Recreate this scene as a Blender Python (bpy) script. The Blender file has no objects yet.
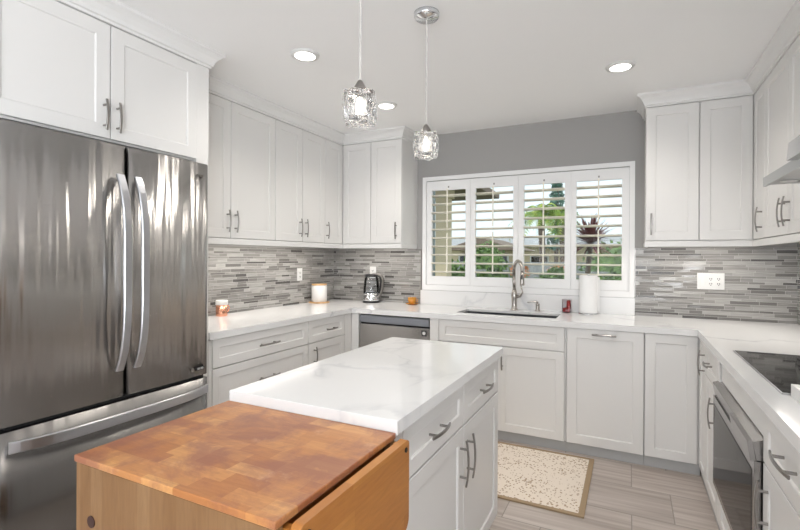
import bpy, bmesh, math, random
from mathutils import Vector, Matrix, noise
R_ = random.Random(7)
C = bpy.context.scene.collection
PI = math.pi

# ------------------------------------------------------------------ camera
W, H = 3.834, 2.51
cam_d = bpy.data.cameras.new('camera'); cam = bpy.data.objects.new('camera', cam_d); C.objects.link(cam)
YAW, PITCH, ROLL = 0.4569874, -0.0016768, 0.0051366
cam_d.sensor_width = 36; cam_d.lens = 457.365 * 36 / 800
cam_d.shift_x = -5.163 / 800; cam_d.shift_y = -6.54 / 800
cam_d.clip_start = 0.02; cam_d.clip_end = 400
_r = Vector((math.cos(YAW), math.sin(YAW), 0)); _f = Vector((-math.sin(YAW), math.cos(YAW), 0)); _u = Vector((0, 0, 1))
_f2 = _f * math.cos(PITCH) + _u * math.sin(PITCH); _u2 = _u * math.cos(PITCH) - _f * math.sin(PITCH)
_r3 = _r * math.cos(ROLL) + _u2 * math.sin(ROLL); _u3 = _u2 * math.cos(ROLL) - _r * math.sin(ROLL)
_m = Matrix((_r3, _u3, -_f2)).transposed().to_4x4(); _m.translation = Vector((2.8003, -3.98892, 1.35337))
cam.matrix_world = _m
bpy.context.scene.camera = cam

# ------------------------------------------------------------------ world, sun, area lights, exposure
wd = bpy.data.worlds.new('sky'); bpy.context.scene.world = wd; wd.use_nodes = True
bgn = wd.node_tree.nodes['Background']; bgn.inputs[0].default_value = (0.86, 0.93, 1.0, 1); bgn.inputs[1].default_value = 1.3
vs = bpy.context.scene.view_settings
vs.view_transform = 'Standard'; vs.look = 'None'; vs.gamma = 1; vs.use_curve_mapping = False; vs.exposure = 0.0
def light(kind, name, loc, energy, color=(1, 1, 1), rot=(0, 0, 0), size=None, size_y=None, **k):
    d = bpy.data.lights.new(name, kind); d.energy = energy; d.color = color
    if kind == 'AREA':
        d.shape = 'RECTANGLE'; d.size = size; d.size_y = size_y or size
    elif kind == 'SUN': d.angle = 0.02
    else: d.shadow_soft_size = size or .05
    for a, b in k.items(): setattr(d, a, b)
    o = bpy.data.objects.new(name, d); C.objects.link(o); o.location = loc; o.rotation_euler = rot
    return o
light('SUN', 'sun', (0, 0, 10), 1.5, (1, .96, .9), (math.radians(38), 0, math.radians(-35)))
# added daylight fill at unseen openings, tilted up to brighten ceiling; kitchen window portal
light('AREA', 'fill_rear', (1.9, -8.05, 1.15), 80, (.93, .965, 1), (math.radians(138), 0, 0), 3.0, 2.2)
light('AREA', 'fill_right', (3.95, -5.9, 1.25), 165, (.93, .965, 1), (0, math.radians(138), 0), 1.8, 2.0)
_p = light('AREA', 'window_portal', (1.93, 0.17, 1.58), 1, (1, 1, 1), (math.radians(-90), 0, 0), 1.7, .95); _p.data.cycles.is_portal = True

# ------------------------------------------------------------------ mesh helpers
ORIG = {}
def obj(name, bm, mat, parent=None, loc=None, smooth=False, mods=()):
    """bm holds world coordinates; the object's origin goes to loc (or its parent's origin)"""
    bmesh.ops.recalc_face_normals(bm, faces=bm.faces)
    return rawobj(name, bm, mat, parent, loc, smooth)
def rawobj(name, bm, mat, parent=None, loc=None, smooth=False):
    org = ORIG[parent.name] if parent else Vector(loc or (0, 0, 0))
    if any(org): bmesh.ops.translate(bm, verts=bm.verts, vec=-org)
    me = bpy.data.meshes.new(name); 
    if smooth:
        for f in bm.faces: f.smooth = True
    bm.to_mesh(me); bm.free()
    for m in (mat if isinstance(mat, (list, tuple)) else [mat]): me.materials.append(m)
    o = bpy.data.objects.new(name, me); C.objects.link(o)
    if parent: o.parent = parent
    else: o.location = org
    ORIG[o.name] = org.copy()
    return o
def tag(o, label, cat, group=None, kind=None):
    if label: o['label'] = label
    if cat: o['category'] = cat
    if group: o['group'] = group
    if kind: o['kind'] = kind
    return o
def thing(name, label, cat, loc, group=None):
    o = bpy.data.objects.new(name, None); C.objects.link(o); o.location = loc; o.empty_display_size = .05
    ORIG[o.name] = Vector(loc); return tag(o, label, cat, group)
def struct(name, bm, mat):
    o = obj(name, bm, mat); o['kind'] = 'structure'; return o
def copy_tree(o, parent=None):
    c = o.copy(); C.objects.link(c); c.parent = parent
    ORIG[c.name] = ORIG[o.name]
    for ch in list(o.children): copy_tree(ch, c)
    return c
def new(): return bmesh.new()
def box(bm, x0, x1, y0, y1, z0, z1, bev=0.0, seg=1, mi=0):
    if x0 > x1: x0, x1 = x1, x0
    if y0 > y1: y0, y1 = y1, y0
    r = bmesh.ops.create_cube(bm, size=1)
    for v in r['verts']:
        v.co = Vector(((x0 + x1) / 2 + v.co.x * (x1 - x0), (y0 + y1) / 2 + v.co.y * (y1 - y0), (z0 + z1) / 2 + v.co.z * (z1 - z0)))
    fs = set(f for v in r['verts'] for f in v.link_faces)
    for f in fs: f.material_index = mi
    if bev:
        es = set(e for v in r['verts'] for e in v.link_edges)
        bmesh.ops.bevel(bm, geom=list(es), offset=bev, segments=seg, affect='EDGES', profile=.5)
    return bm
def B(*a, **k): return box(new(), *a, **k)
def grid_slab(us, vs_, inside, w0, w1, conv):
    """slab from grid cells with holes; conv(u,v,w)->xyz"""
    bm = new(); cache = {}
    def V(i, j, k):
        if (i, j, k) not in cache: cache[(i, j, k)] = bm.verts.new(conv(us[i], vs_[j], (w0, w1)[k]))
        return cache[(i, j, k)]
    nu, nv = len(us) - 1, len(vs_) - 1
    ins = lambda i, j: 0 <= i < nu and 0 <= j < nv and inside((us[i] + us[i + 1]) / 2, (vs_[j] + vs_[j + 1]) / 2)
    for i in range(nu):
        for j in range(nv):
            if not ins(i, j): continue
            for k in (0, 1): bm.faces.new([V(i, j, k), V(i + 1, j, k), V(i + 1, j + 1, k), V(i, j + 1, k)])
            for (di, dj, a, b) in ((-1, 0, (i, j), (i, j + 1)), (1, 0, (i + 1, j), (i + 1, j + 1)), (0, -1, (i, j), (i + 1, j)), (0, 1, (i, j + 1), (i + 1, j + 1))):
                if not ins(i + di, j + dj): bm.faces.new([V(*a, 0), V(*b, 0), V(*b, 1), V(*a, 1)])
    return bm
def tube(bm, pts, r, seg=10, cap=True, sx=1.0, up=None):
    """tube along pts, r scalar or list; sx flattens the section along the 'up' side"""
    pts = [Vector(p) for p in pts]; n = len(pts); rs = r if isinstance(r, (list, tuple)) else [r] * n
    rings = []; prev = None
    for i, p in enumerate(pts):
        t = (pts[min(i + 1, n - 1)] - pts[max(i - 1, 0)]).normalized()
        if up is not None: a = Vector(up) - t * t.dot(Vector(up))
        elif prev is None: a = t.orthogonal()
        else: a = prev - t * t.dot(prev)
        a.normalize(); prev = a; b = t.cross(a)
        rings.append([bm.verts.new(p + (a * math.cos(2 * PI * k / seg) * sx + b * math.sin(2 * PI * k / seg)) * rs[i]) for k in range(seg)])
    for i in range(n - 1):
        for k in range(seg): bm.faces.new([rings[i][k], rings[i][(k + 1) % seg], rings[i + 1][(k + 1) % seg], rings[i + 1][k]])
    if cap: bm.faces.new(rings[0][::-1]); bm.faces.new(rings[-1])
    return bm
def bar(bm, pts, w, t, wdir):
    """flat bar along pts: width w along wdir, thickness t"""
    pts = [Vector(p) for p in pts]; n = len(pts); rings = []; wv = Vector(wdir).normalized()
    for i, p in enumerate(pts):
        tg = (pts[min(i + 1, n - 1)] - pts[max(i - 1, 0)]).normalized(); nn = tg.cross(wv).normalized()
        c = .25
        prof = [(-.5, -.5 + c), (-.5 + c * t / w, -.5), (.5 - c * t / w, -.5), (.5, -.5 + c), (.5, .5 - c), (.5 - c * t / w, .5), (-.5 + c * t / w, .5), (-.5, .5 - c)]
        rings.append([bm.verts.new(p + wv * w * a + nn * t * b) for a, b in prof])
    for i in range(n - 1):
        for k in range(8): bm.faces.new([rings[i][k], rings[i][(k + 1) % 8], rings[i + 1][(k + 1) % 8], rings[i + 1][k]])
    bm.faces.new(rings[0][::-1]); bm.faces.new(rings[-1])
    return bm
def lathe(bm, prof, c, seg=28, mi=0):
    c = Vector(c); rings = []
    for r, z in prof:
        if r < 1e-6: rings.append([bm.verts.new(c + Vector((0, 0, z)))])
        else: rings.append([bm.verts.new(c + Vector((r * math.cos(2 * PI * k / seg), r * math.sin(2 * PI * k / seg), z))) for k in range(seg)])
    for a, b in zip(rings, rings[1:]):
        for k in range(seg):
            q = [a[k % len(a)], a[(k + 1) % len(a)], b[(k + 1) % len(b)], b[k % len(b)]]
            u = []
            for v in q:
                if v not in u: u.append(v)
            if len(u) > 2:
                f = bm.faces.new(u); f.material_index = mi; f.smooth = True
    return bm
def sweep(bm, path, prof, closed_prof=True):
    """moulding: path of (x,y), profile of (offset to the right of travel, z)"""
    P = [Vector((a, b)) for a, b in path]; n = len(P); rings = []
    for i in range(n):
        d0 = (P[i] - P[i - 1]).normalized() if i else None
        d1 = (P[i + 1] - P[i]).normalized() if i < n - 1 else None
        n0 = Vector((d0.y, -d0.x)) if d0 else None; n1 = Vector((d1.y, -d1.x)) if d1 else None
        if n0 is None: m = n1
        elif n1 is None: m = n0
        else: m = (n0 + n1) / (1 + n0.dot(n1))
        rings.append([bm.verts.new((P[i].x + m.x * o, P[i].y + m.y * o, z)) for o, z in prof])
    L = len(prof)
    for a, b in zip(rings, rings[1:]):
        for k in range(L): bm.faces.new([a[k], a[(k + 1) % L], b[(k + 1) % L], b[k]])
    bm.faces.new(rings[0][::-1]); bm.faces.new(rings[-1])
    return bm

# ------------------------------------------------------------------ material helpers
def mat(name, col=(.8, .8, .8), rough=.5, metal=0, **k):
    m = bpy.data.materials.new(name); m.use_nodes = True
    b = m.node_tree.nodes['Principled BSDF']
    b.inputs['Base Color'].default_value = (*col, 1); b.inputs['Roughness'].default_value = rough; b.inputs['Metallic'].default_value = metal
    for a, v in k.items(): b.inputs[a.replace('_', ' ')].default_value = v
    return m
class N:
    def __init__(s, m): s.m = m; s.t = m.node_tree; s.b = s.t.nodes.get('Principled BSDF')
    def n(s, typ, ins=None, **k):
        x = s.t.nodes.new('ShaderNode' + typ)
        for a, v in k.items(): setattr(x, a, v)
        for i, v in (ins or {}).items():
            if isinstance(v, bpy.types.NodeSocket): s.t.links.new(v, x.inputs[i])
            else: x.inputs[i].default_value = v
        return x
    def math(s, op, a, b=0.0, c=None):
        d = {0: a, 1: b}
        if c is not None: d[2] = c
        return s.n('Math', d, operation=op).outputs[0]
    def link(s, o, name): s.t.links.new(o, s.b.inputs[name])
    def pos(s): return s.n('NewGeometry').outputs['Position']
    def ramp(s, fac, stops, interp='LINEAR'):
        x = s.n('ValToRGB', {0: fac}); x.color_ramp.interpolation = interp; e = x.color_ramp.elements
        while len(e) > 1: e.remove(e[-1])
        e[0].position = stops[0][0]; e[0].color = (*stops[0][1], 1)
        for p, c in stops[1:]:
            q = e.new(p); q.color = (*c, 1)
        return x.outputs[0]
    def mix(s, f, a, b, mode='MIX'):
        x = s.n('MixRGB', {0: f}, blend_type=mode)
        for i, v in ((1, a), (2, b)):
            if isinstance(v, bpy.types.NodeSocket): s.t.links.new(v, x.inputs[i])
            else: x.inputs[i].default_value = (*v, 1)
        return x.outputs[0]
    def bump(s, h, strength, dist=.002):
        x = s.n('Bump', {'Height': h, 'Strength': strength, 'Distance': dist}); s.link(x.outputs[0], 'Normal')
def emis(name, col, st):
    m = mat(name, (0, 0, 0)); b = m.node_tree.nodes['Principled BSDF']
    b.inputs['Emission Color'].default_value = (*col, 1); b.inputs['Emission Strength'].default_value = st; return m

M = {}
M['cab'] = mat('white_cabinet_paint', (.775, .765, .75), .32)
M['trimw'] = mat('white_trim_paint', (.80, .795, .785), .38)
M['shut'] = mat('white_shutter_paint', (.86, .86, .86), .4)
M['louv'] = mat('ivory_louver', (.93, .89, .78), .42)
M['ceil'] = mat('ceiling_paint', (.92, .92, .92), .7)
M['wallg'] = mat('grey_wall_paint', (.375, .368, .358), .65)
M['walll'] = mat('living_room_wall_paint', (.70, .69, .68), .7)
M['plast'] = mat('white_plastic', (.76, .76, .75), .35)
M['dark'] = mat('black_plastic', (.015, .015, .017), .35)
M['slot'] = mat('dark_slot', (.03, .03, .03), .6)
M['nickel'] = mat('brushed_nickel', (.31, .295, .28), .3, 1)
M['faucet'] = mat('brushed_nickel_faucet', (.48, .45, .42), .27, 1)
M['chrome'] = mat('chrome', (.75, .76, .78), .12, 1)
M['steelp'] = mat('plain_stainless', (.42, .42, .42), .3, 1)
M['sinkm'] = mat('dark_sink_composite', (.035, .038, .045), .35)
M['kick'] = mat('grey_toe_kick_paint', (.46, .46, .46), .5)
M['porc'] = mat('white_ceramic', (.76, .75, .735), .3)
M['paper'] = mat('paper_towel', (.90, .90, .90), .9)
M['bamboo'] = mat('light_bamboo', (.62, .38, .18), .45)
M['copper'] = mat('copper', (.78, .38, .25), .25, 1)
M['blackglass'] = mat('black_glass', (.012, .012, .013), .04, Specular_IOR_Level=.8)
M['ovglass'] = mat('oven_dark_glass', (.035, .028, .025), .06, Specular_IOR_Level=.3, IOR=1.16)
M['amber'] = mat('amber_glass', (.86, .40, .06), .08, Transmission_Weight=.4)
M['redglass'] = mat('red_glass', (.75, .03, .03), .1, Transmission_Weight=.5)
M['cord'] = mat('clear_cord', (.62, .60, .57), .25)
M['bulb'] = emis('bulb_glow', (1, .88, .74), 26)
M['led'] = emis('recessed_led', (1, .95, .88), 9)
M['bolt'] = mat('black_bolt', (.02, .02, .02), .4, .6)

def clear_glass(name, tint=(1, 1, 1), f=1.0):
    m = bpy.data.materials.new(name); m.use_nodes = True; t = m.node_tree; t.nodes.clear(); n = N(m)
    tr = n.n('BsdfTransparent', {0: (*tint, 1)}); gl = n.n('BsdfGlossy', {'Roughness': .01})
    fr = n.n('Fresnel', {0: 1.45}); k = n.math('MULTIPLY', fr.outputs[0], f)
    mx = n.n('MixShader', {0: k, 1: tr.outputs[0], 2: gl.outputs[0]}); o = n.n('OutputMaterial'); t.links.new(mx.outputs[0], o.inputs[0])
    return m
M['pane'] = clear_glass('window_glass', (.95, .98, .97), .25)
M['kglass'] = clear_glass('kettle_glass', (.93, .95, .97), 1.6)
M['cup'] = clear_glass('clear_glass', (.93, .93, .94), 1.5)

# pendant glass: real refraction
m = mat('thick_bubbled_glass', (1, 1, 1), .02, Transmission_Weight=1.0, IOR=1.42); n = N(m)
nz = n.n('TexNoise', {'Scale': 38.0, 'Detail': 3.0}); n.t.links.new(n.pos(), nz.inputs['Vector']); n.bump(nz.outputs[0], .5, .006); M['pglass'] = m

# brushed stainless with soft waviness
def steel(name, col, rough, wav):
    m = mat(name, col, rough, 1); n = N(m); p = n.pos(); s = n.n('SeparateXYZ', {0: p})
    v = n.n('CombineXYZ', {0: n.math('MULTIPLY', s.outputs[0], 2.0), 1: n.math('MULTIPLY', s.outputs[1], 9.0), 2: n.math('MULTIPLY', s.outputs[2], .55)})
    a = n.n('TexNoise', {'Vector': v.outputs[0], 'Scale': 1.0, 'Detail': 2.5})
    v2 = n.n('CombineXYZ', {0: n.math('MULTIPLY', s.outputs[0], 4.0), 1: n.math('MULTIPLY', s.outputs[1], 4.0), 2: n.math('MULTIPLY', s.outputs[2], 900.0)})
    b = n.n('TexNoise', {'Vector': v2.outputs[0], 'Scale': 1.0, 'Detail': 2.0})
    b1 = n.n('Bump', {'Height': a.outputs[0], 'Strength': 1.0, 'Distance': wav})
    b2 = n.n('Bump', {'Height': b.outputs[0], 'Strength': .12, 'Distance': .001, 'Normal': b1.outputs[0]})
    n.link(b2.outputs[0], 'Normal')
    n.b.inputs['Anisotropic'].default_value = .85; n.b.inputs['Anisotropic Rotation'].default_value = .25
    tg = n.n('Tangent', direction_type='RADIAL', axis='Z'); n.link(tg.outputs[0], 'Tangent')
    return m
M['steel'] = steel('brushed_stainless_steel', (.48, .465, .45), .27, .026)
M['steeldim'] = steel('brushed_stainless_dimmed_reflection', (.25, .242, .235), .26, .006); M['steeldim'].node_tree.nodes['Principled BSDF'].inputs['Anisotropic'].default_value = .35  # door steel again, its dimmer reflections put into a darker base colour
M['steelh'] = mat('satin_steel_handle', (.55, .56, .59), .28, 1)
M['steelm'] = mat('microwave_stainless', (.36, .35, .345), .24, 1)
M['steel2'] = steel('smooth_stainless_steel', (.60, .60, .61), .22, .0)

# quartz
m = mat('white_quartz', (.86, .86, .85), .12); n = N(m); p = n.pos()
w = n.n('TexNoise', {'Vector': p, 'Scale': 1.6, 'Detail': 5.0, 'Distortion': .6})
a = n.n('MixRGB', {0: .55, 1: p, 2: w.outputs['Color']})
nz = n.n('TexNoise', {'Vector': a.outputs[0], 'Scale': 1.9, 'Detail': 3.0, 'Roughness': .5})
d = n.math('ABSOLUTE', n.math('SUBTRACT', nz.outputs[0], .5))
vein = n.ramp(d, [(0, (1, 1, 1)), (.008, (.5, .5, .5)), (.024, (0, 0, 0))])
mk = n.n('TexNoise', {'Vector': p, 'Scale': 2.3, 'Detail': 2.0}); mm = n.ramp(mk.outputs[0], [(.42, (0, 0, 0)), (.62, (.75, .75, .75))])
f = n.math('MULTIPLY', vein, mm)
n.link(n.mix(f, (.80, .80, .80), (.48, .49, .52)), 'Base Color'); M['quartz'] = m

# mosaic strips: u is the horizontal axis
def mosaic(name, axis):
    m = mat(name, (.5, .5, .5), .2); n = N(m); s = n.n('SeparateXYZ', {0: n.pos()}); u = s.outputs[axis]; z = n.math('ADD', s.outputs[2], 5.003)
    per = .0405
    q = n.math('DIVIDE', z, per); k = n.math('FLOOR', q); fr = n.math('FRACT', q)
    up = n.math('GREATER_THAN', fr, .60)
    row = n.math('ADD', n.math('MULTIPLY', k, 2.0), up)
    # height inside the row in metres
    zin = n.math('SUBTRACT', n.math('MULTIPLY', fr, per), n.math('MULTIPLY', up, .60 * per))
    hh = n.math('ADD', .60 * per, n.math('MULTIPLY', up, -.20 * per))
    rn = n.n('TexWhiteNoise', {'W': row}, noise_dimensions='1D').outputs[0]
    rn2 = n.n('TexWhiteNoise', {'W': n.math('ADD', row, 71.3)}, noise_dimensions='1D').outputs[0]
    ln = n.math('ADD', .22, n.math('MULTIPLY', rn2, .16))
    uu = n.math('DIVIDE', n.math('ADD', u, n.math('MULTIPLY', rn, 3.0)), ln)
    # wobble the joints so that lengths differ inside a row
    ci = n.math('FLOOR', uu); cf = n.math('FRACT', uu)
    cell = n.n('CombineXYZ', {0: ci, 1: row, 2: float(axis)})
    wn = n.n('TexWhiteNoise', {'Vector': cell.outputs[0]}, noise_dimensions='3D')
    cut = n.math('ADD', .3, n.math('MULTIPLY', wn.outputs[0], .5))
    sub = n.math('GREATER_THAN', cf, cut)
    cell2 = n.n('CombineXYZ', {0: ci, 1: row, 2: n.math('ADD', sub, 9.0 + axis)})
    w2 = n.n('TexWhiteNoise', {'Vector': cell2.outputs[0]}, noise_dimensions='3D')
    col = n.ramp(w2.outputs[0], [(0, (.31, .30, .285)), (.16, (.40, .39, .375)), (.34, (.23, .222, .21)), (.54, (.28, .272, .262)), (.68, (.165, .158, .15)), (.82, (.34, .335, .32)), (.92, (.105, .10, .096))], 'CONSTANT')
    sv = n.n('CombineXYZ', {0: n.math('MULTIPLY', s.outputs[0], 9.0), 1: n.math('MULTIPLY', s.outputs[1], 9.0), 2: n.math('MULTIPLY', s.outputs[2], 330.0)})
    st = n.n('TexNoise', {'Vector': sv.outputs[0], 'Scale': 1.0, 'Detail': 2.0})
    col = n.mix(.6, col, n.ramp(st.outputs[0], [(.3, (.62, .62, .62)), (.7, (1.3, 1.3, 1.3))]), 'MULTIPLY')
    # joints
    dz = n.math('MINIMUM', zin, n.math('SUBTRACT', hh, zin))
    du = n.math('MULTIPLY', n.math('MINIMUM', n.math('MINIMUM', cf, n.math('SUBTRACT', 1.0, cf)), n.math('ABSOLUTE', n.math('SUBTRACT', cf, cut))), ln)
    g = n.math('LESS_THAN', n.math('MINIMUM', dz, du), .0012)
    n.link(n.mix(g, col, (.44, .43, .41)), 'Base Color')
    rg = n.ramp(w2.outputs[0], [(0, (.12,) * 3), (.3, (.4,) * 3), (.5, (.08,) * 3), (.7, (.35,) * 3), (.85, (.1,) * 3)], 'CONSTANT')
    n.link(n.mix(g, rg, (.7, .7, .7)), 'Roughness')
    n.bump(n.math('SUBTRACT', 1.0, g), .4, .001)
    return m
M['mosx'] = mosaic('mosaic_strip_tile_back', 0); M['mosy'] = mosaic('mosaic_strip_tile_side', 1)

# floor tile
m = mat('wood_look_floor_tile', (.5, .45, .42), .38); n = N(m); p = n.pos()
mp = n.n('Mapping', {0: p, 1: (-2.815 + .61 * 6, 1.29 + .33 * 40, 0)})
bk = n.n('TexBrick', {'Vector': mp.outputs[0], 'Color1': (0.0, 0, 0, 1), 'Color2': (1, 1, 1, 1), 'Mortar': (.5, .5, .5, 1), 'Scale': 1.0, 'Mortar Size': .0028, 'Mortar Smooth': .1, 'Bias': 0.0, 'Brick Width': .61, 'Row Height': .33})
bk.offset = .675; bk.offset_frequency = 2
s = n.n('SeparateXYZ', {0: p}); v = n.n('CombineXYZ', {0: n.math('MULTIPLY', s.outputs[0], 1.3), 1: n.math('MULTIPLY', s.outputs[1], 26.0), 2: n.math('MULTIPLY', bk.outputs[0], 7.0)})
g1 = n.n('TexNoise', {'Vector': v.outputs[0], 'Scale': 1.0, 'Detail': 4.0, 'Distortion': .4})
col = n.ramp(g1.outputs[0], [(.25, (.33, .275, .24)), (.5, (.46, .40, .36)), (.75, (.60, .54, .50))])
col = n.mix(.35, col, n.ramp(bk.outputs[0], [(0, (.85, .85, .85)), (1, (1.12, 1.12, 1.12))]), 'MULTIPLY')
n.link(n.mix(bk.outputs['Fac'], col, (.27, .24, .21)), 'Base Color'); M['floor'] = m

# butcher block top
def cellwood(name, wu, wv, cols, blot, au=0, av=1, rough=.35):
    m = mat(name, (.6, .3, .1), rough); n = N(m); s = n.n('SeparateXYZ', {0: n.pos()}); u = s.outputs[au]; v = s.outputs[av]
    row = n.math('FLOOR', n.math('DIVIDE', v, wv))
    rn = n.n('TexWhiteNoise', {'W': row}, noise_dimensions='1D').outputs[0]
    c = n.math('FLOOR', n.math('DIVIDE', n.math('ADD', u, n.math('MULTIPLY', rn, 1.7)), wu))
    cell = n.n('CombineXYZ', {0: c, 1: row, 2: 3.0}); wn = n.n('TexWhiteNoise', {'Vector': cell.outputs[0]}, noise_dimensions='3D')
    col = n.ramp(wn.outputs[0], cols)
    fs = {0: 6.0, 1: 6.0, 2: 6.0}; fs[au] = 14.0; fs[av] = 120.0
    gv = n.n('CombineXYZ', {i: n.math('MULTIPLY', s.outputs[i], fs[i]) for i in range(3)})
    g = n.n('TexNoise', {'Vector': gv.outputs[0], 'Scale': 1.0, 'Detail': 3.0, 'Distortion': .5})
    col = n.mix(.35, col, n.ramp(g.outputs[0], [(.3, (.7, .62, .55)), (.7, (1.2, 1.2, 1.2))]), 'MULTIPLY')
    if blot:
        b = n.n('TexNoise', {'Vector': n.pos(), 'Scale': 4.6, 'Detail': 9.0, 'Roughness': .68, 'Distortion': .5})
        f = n.ramp(b.outputs[0], [(.44, (0, 0, 0)), (.57, (.75, .75, .75))])
        col = n.mix(f, col, (.27, .095, .06))
        b2 = n.n('TexNoise', {'Vector': n.pos(), 'Scale': 11.0, 'Detail': 7.0, 'Roughness': .7})
        f2 = n.ramp(b2.outputs[0], [(.58, (0, 0, 0)), (.75, (.45, .45, .45))])
        col = n.mix(f2, col, (.72, .45, .28))
    n.link(col, 'Base Color'); return m
M['block'] = cellwood('butcher_block_top', .10, .044, [(0, (.40, .150, .048)), (.25, (.50, .215, .07)), (.75, (.55, .25, .085)), (.92, (.64, .33, .12)), (1, (.40, .15, .05))], True)
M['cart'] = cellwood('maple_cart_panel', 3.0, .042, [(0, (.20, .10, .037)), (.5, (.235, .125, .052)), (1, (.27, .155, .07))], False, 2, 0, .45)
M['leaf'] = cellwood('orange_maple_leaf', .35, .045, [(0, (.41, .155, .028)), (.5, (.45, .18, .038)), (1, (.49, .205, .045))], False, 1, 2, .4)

# rug
m = mat('beige_rug_weave', (.8, .7, .6), .95); n = N(m); p = n.pos(); s = n.n('SeparateXYZ', {0: p})
sv = n.n('CombineXYZ', {0: n.math('MULTIPLY', s.outputs[0], 60.0), 1: n.math('MULTIPLY', s.outputs[1], 52.0), 2: 0.0})
vo = n.n('TexVoronoi', {'Vector': sv.outputs[0], 'Scale': 1.0}); lo = n.n('TexNoise', {'Vector': p, 'Scale': 6.0, 'Detail': 2.0})
th = n.ramp(lo.outputs[0], [(.35, (.22, .22, .22)), (.65, (.42, .42, .42))])
f = n.math('LESS_THAN', vo.outputs['Distance'], th)
f2 = n.math('MULTIPLY', f, .8)
n.link(n.mix(f2, (.80, .71, .61), (.36, .24, .14)), 'Base Color'); M['rug'] = m
M['rugb'] = mat('brown_jute_border', (.36, .26, .16), .95)

# outdoor
def leafm(name, a, b):
    m = mat(name, a, .6); n = N(m); z = n.n('TexNoise', {'Vector': n.pos(), 'Scale': 9.0, 'Detail': 2.0}); n.link(n.ramp(z.outputs[0], [(.35, a), (.65, b)]), 'Base Color'); return m
M['hedge'] = leafm('hedge_leaves', (.05, .10, .02), (.20, .32, .09)); M['palm'] = leafm('palm_leaves', (.10, .24, .05), (.45, .52, .08))
M['drac'] = leafm('dark_red_spiky_leaves', (.10, .02, .025), (.24, .09, .08)); M['trunk'] = leafm('rough_trunk', (.10, .07, .05), (.22, .16, .12))
M['flow'] = mat('orange_red_flower', (.62, .25, .12), .7)
M['stucco'] = mat('cream_stucco', (.72, .60, .42), .85); M['eave'] = mat('brown_eave_board', (.24, .18, .14), .8)
M['roof'] = mat('clay_roof_tile', (.45, .24, .16), .8); M['roofg'] = mat('pale_grey_roof', (.42, .42, .43), .8); M['fencew'] = mat('pale_block_wall', (.34, .345, .35), .85)
M['grass'] = mat('pale_ground_cover', (.15, .18, .08), .95); M['conc'] = mat('light_concrete_path', (.42, .41, .40), .9)
M['dsash'] = mat('grey_green_window_sash', (.30, .35, .34), .4)

# ------------------------------------------------------------------ room shell
YR = -7.8
struct('floor', B(-.15, W + .15, YR - .1, .15, -.12, 0), M['floor'])
struct('ceiling', B(-.15, W + .15, YR - .1, .15, H, H + .12), M['ceil'])
struct('wall_left', B(-.15, 0, YR, 0, 0, H), M['wallg'])
WX0, WX1, WZ0, WZ1 = 1.066, 2.795, 1.10, 2.075
struct('wall_back', grid_slab([-.15, WX0, WX1, W + .15], [0, WZ0, WZ1, H], lambda u, v: not (WX0 < u < WX1 and WZ0 < v < WZ1), 0, .15, lambda u, v, w: (u, w, v)), M['wallg'])
struct('wall_right', grid_slab([YR, -6.9, -4.9, 0], [0, .25, 2.3, H], lambda u, v: not (-6.9 < u < -4.9 and .25 < v < 2.3), W, W + .15, lambda u, v, w: (w, u, v)), M['walll'])
struct('wall_rear', grid_slab([-.15, .4, 3.4, W + .15], [0, .06, 2.25, H], lambda u, v: not (.4 < u < 3.4 and .06 < v < 2.25), YR - .15, YR, lambda u, v, w: (u, w, v)), M['walll'])
# glazed frames of the two openings behind the camera
o = struct('window_2', grid_slab([.4, .46, 1.87, 1.93, 3.34, 3.4], [.06, .12, 2.19, 2.25], lambda u, v: u < .46 or 1.87 < u < 1.93 or u > 3.34 or v < .12 or v > 2.19, YR - .09, YR - .04, lambda u, v, w: (u, w, v)), M['trimw'])
o = struct('window_3', grid_slab([-6.9, -6.84, -5.93, -5.87, -4.96, -4.9], [.25, .31, 2.24, 2.3], lambda u, v: u < -6.84 or -5.93 < u < -5.87 or u > -4.96 or v < .31 or v > 2.24, W + .04, W + .09, lambda u, v, w: (w, u, v)), M['trimw'])

# kitchen window: sash behind, glass, casing on the room side
win = struct('window_1', grid_slab([WX0, WX0 + .035, 1.90, 1.955, WX1 - .035, WX1], [WZ0, WZ0 + .035, WZ1 - .035, WZ1], lambda u, v: u < WX0 + .035 or 1.90 < u < 1.955 or u > WX1 - .035 or v < WZ0 + .035 or v > WZ1 - .035, .085, .125, lambda u, v, w: (u, w, v)), M['dsash'])
obj('glass_pane', B(WX0 + .035, WX1 - .035, .103, .107, WZ0 + .035, WZ1 - .035), M['pane'], win)
struct('trim_1', grid_slab([1.029, 1.066, 2.795, 2.832], [1.0505, 1.10, 2.078, 2.114], lambda u, v: not (1.066 < u < 2.795 and 1.10 < v < 2.078), -.018, 0.0, lambda u, v, w: (u, w, v)), M['shut'])

# tiled backsplash
struct('trim_2', grid_slab([0.008, 1.012], [.915, 1.438], lambda u, v: True, -.008, 0, lambda u, v, w: (u, w, v)), M['mosx'])
struct('trim_3', grid_slab([2.836, W - .008], [.915, 1.438], lambda u, v: True, -.008, 0, lambda u, v, w: (u, w, v)), M['mosx'])
struct('trim_4', B(0, .008, -2.13, 0, .915, 1.438), M['mosy'])
struct('trim_5', B(W - .008, W, -3.3, 0, .915, 1.46), M['mosy'])
for nme, x in (('trim_6', 1.012), ('trim_7', 2.836)): struct(nme, B(x - .003, x + .003, -.0095, 0, .915 if x < 2 else 1.055, 1.438), M['nickel'])

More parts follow.
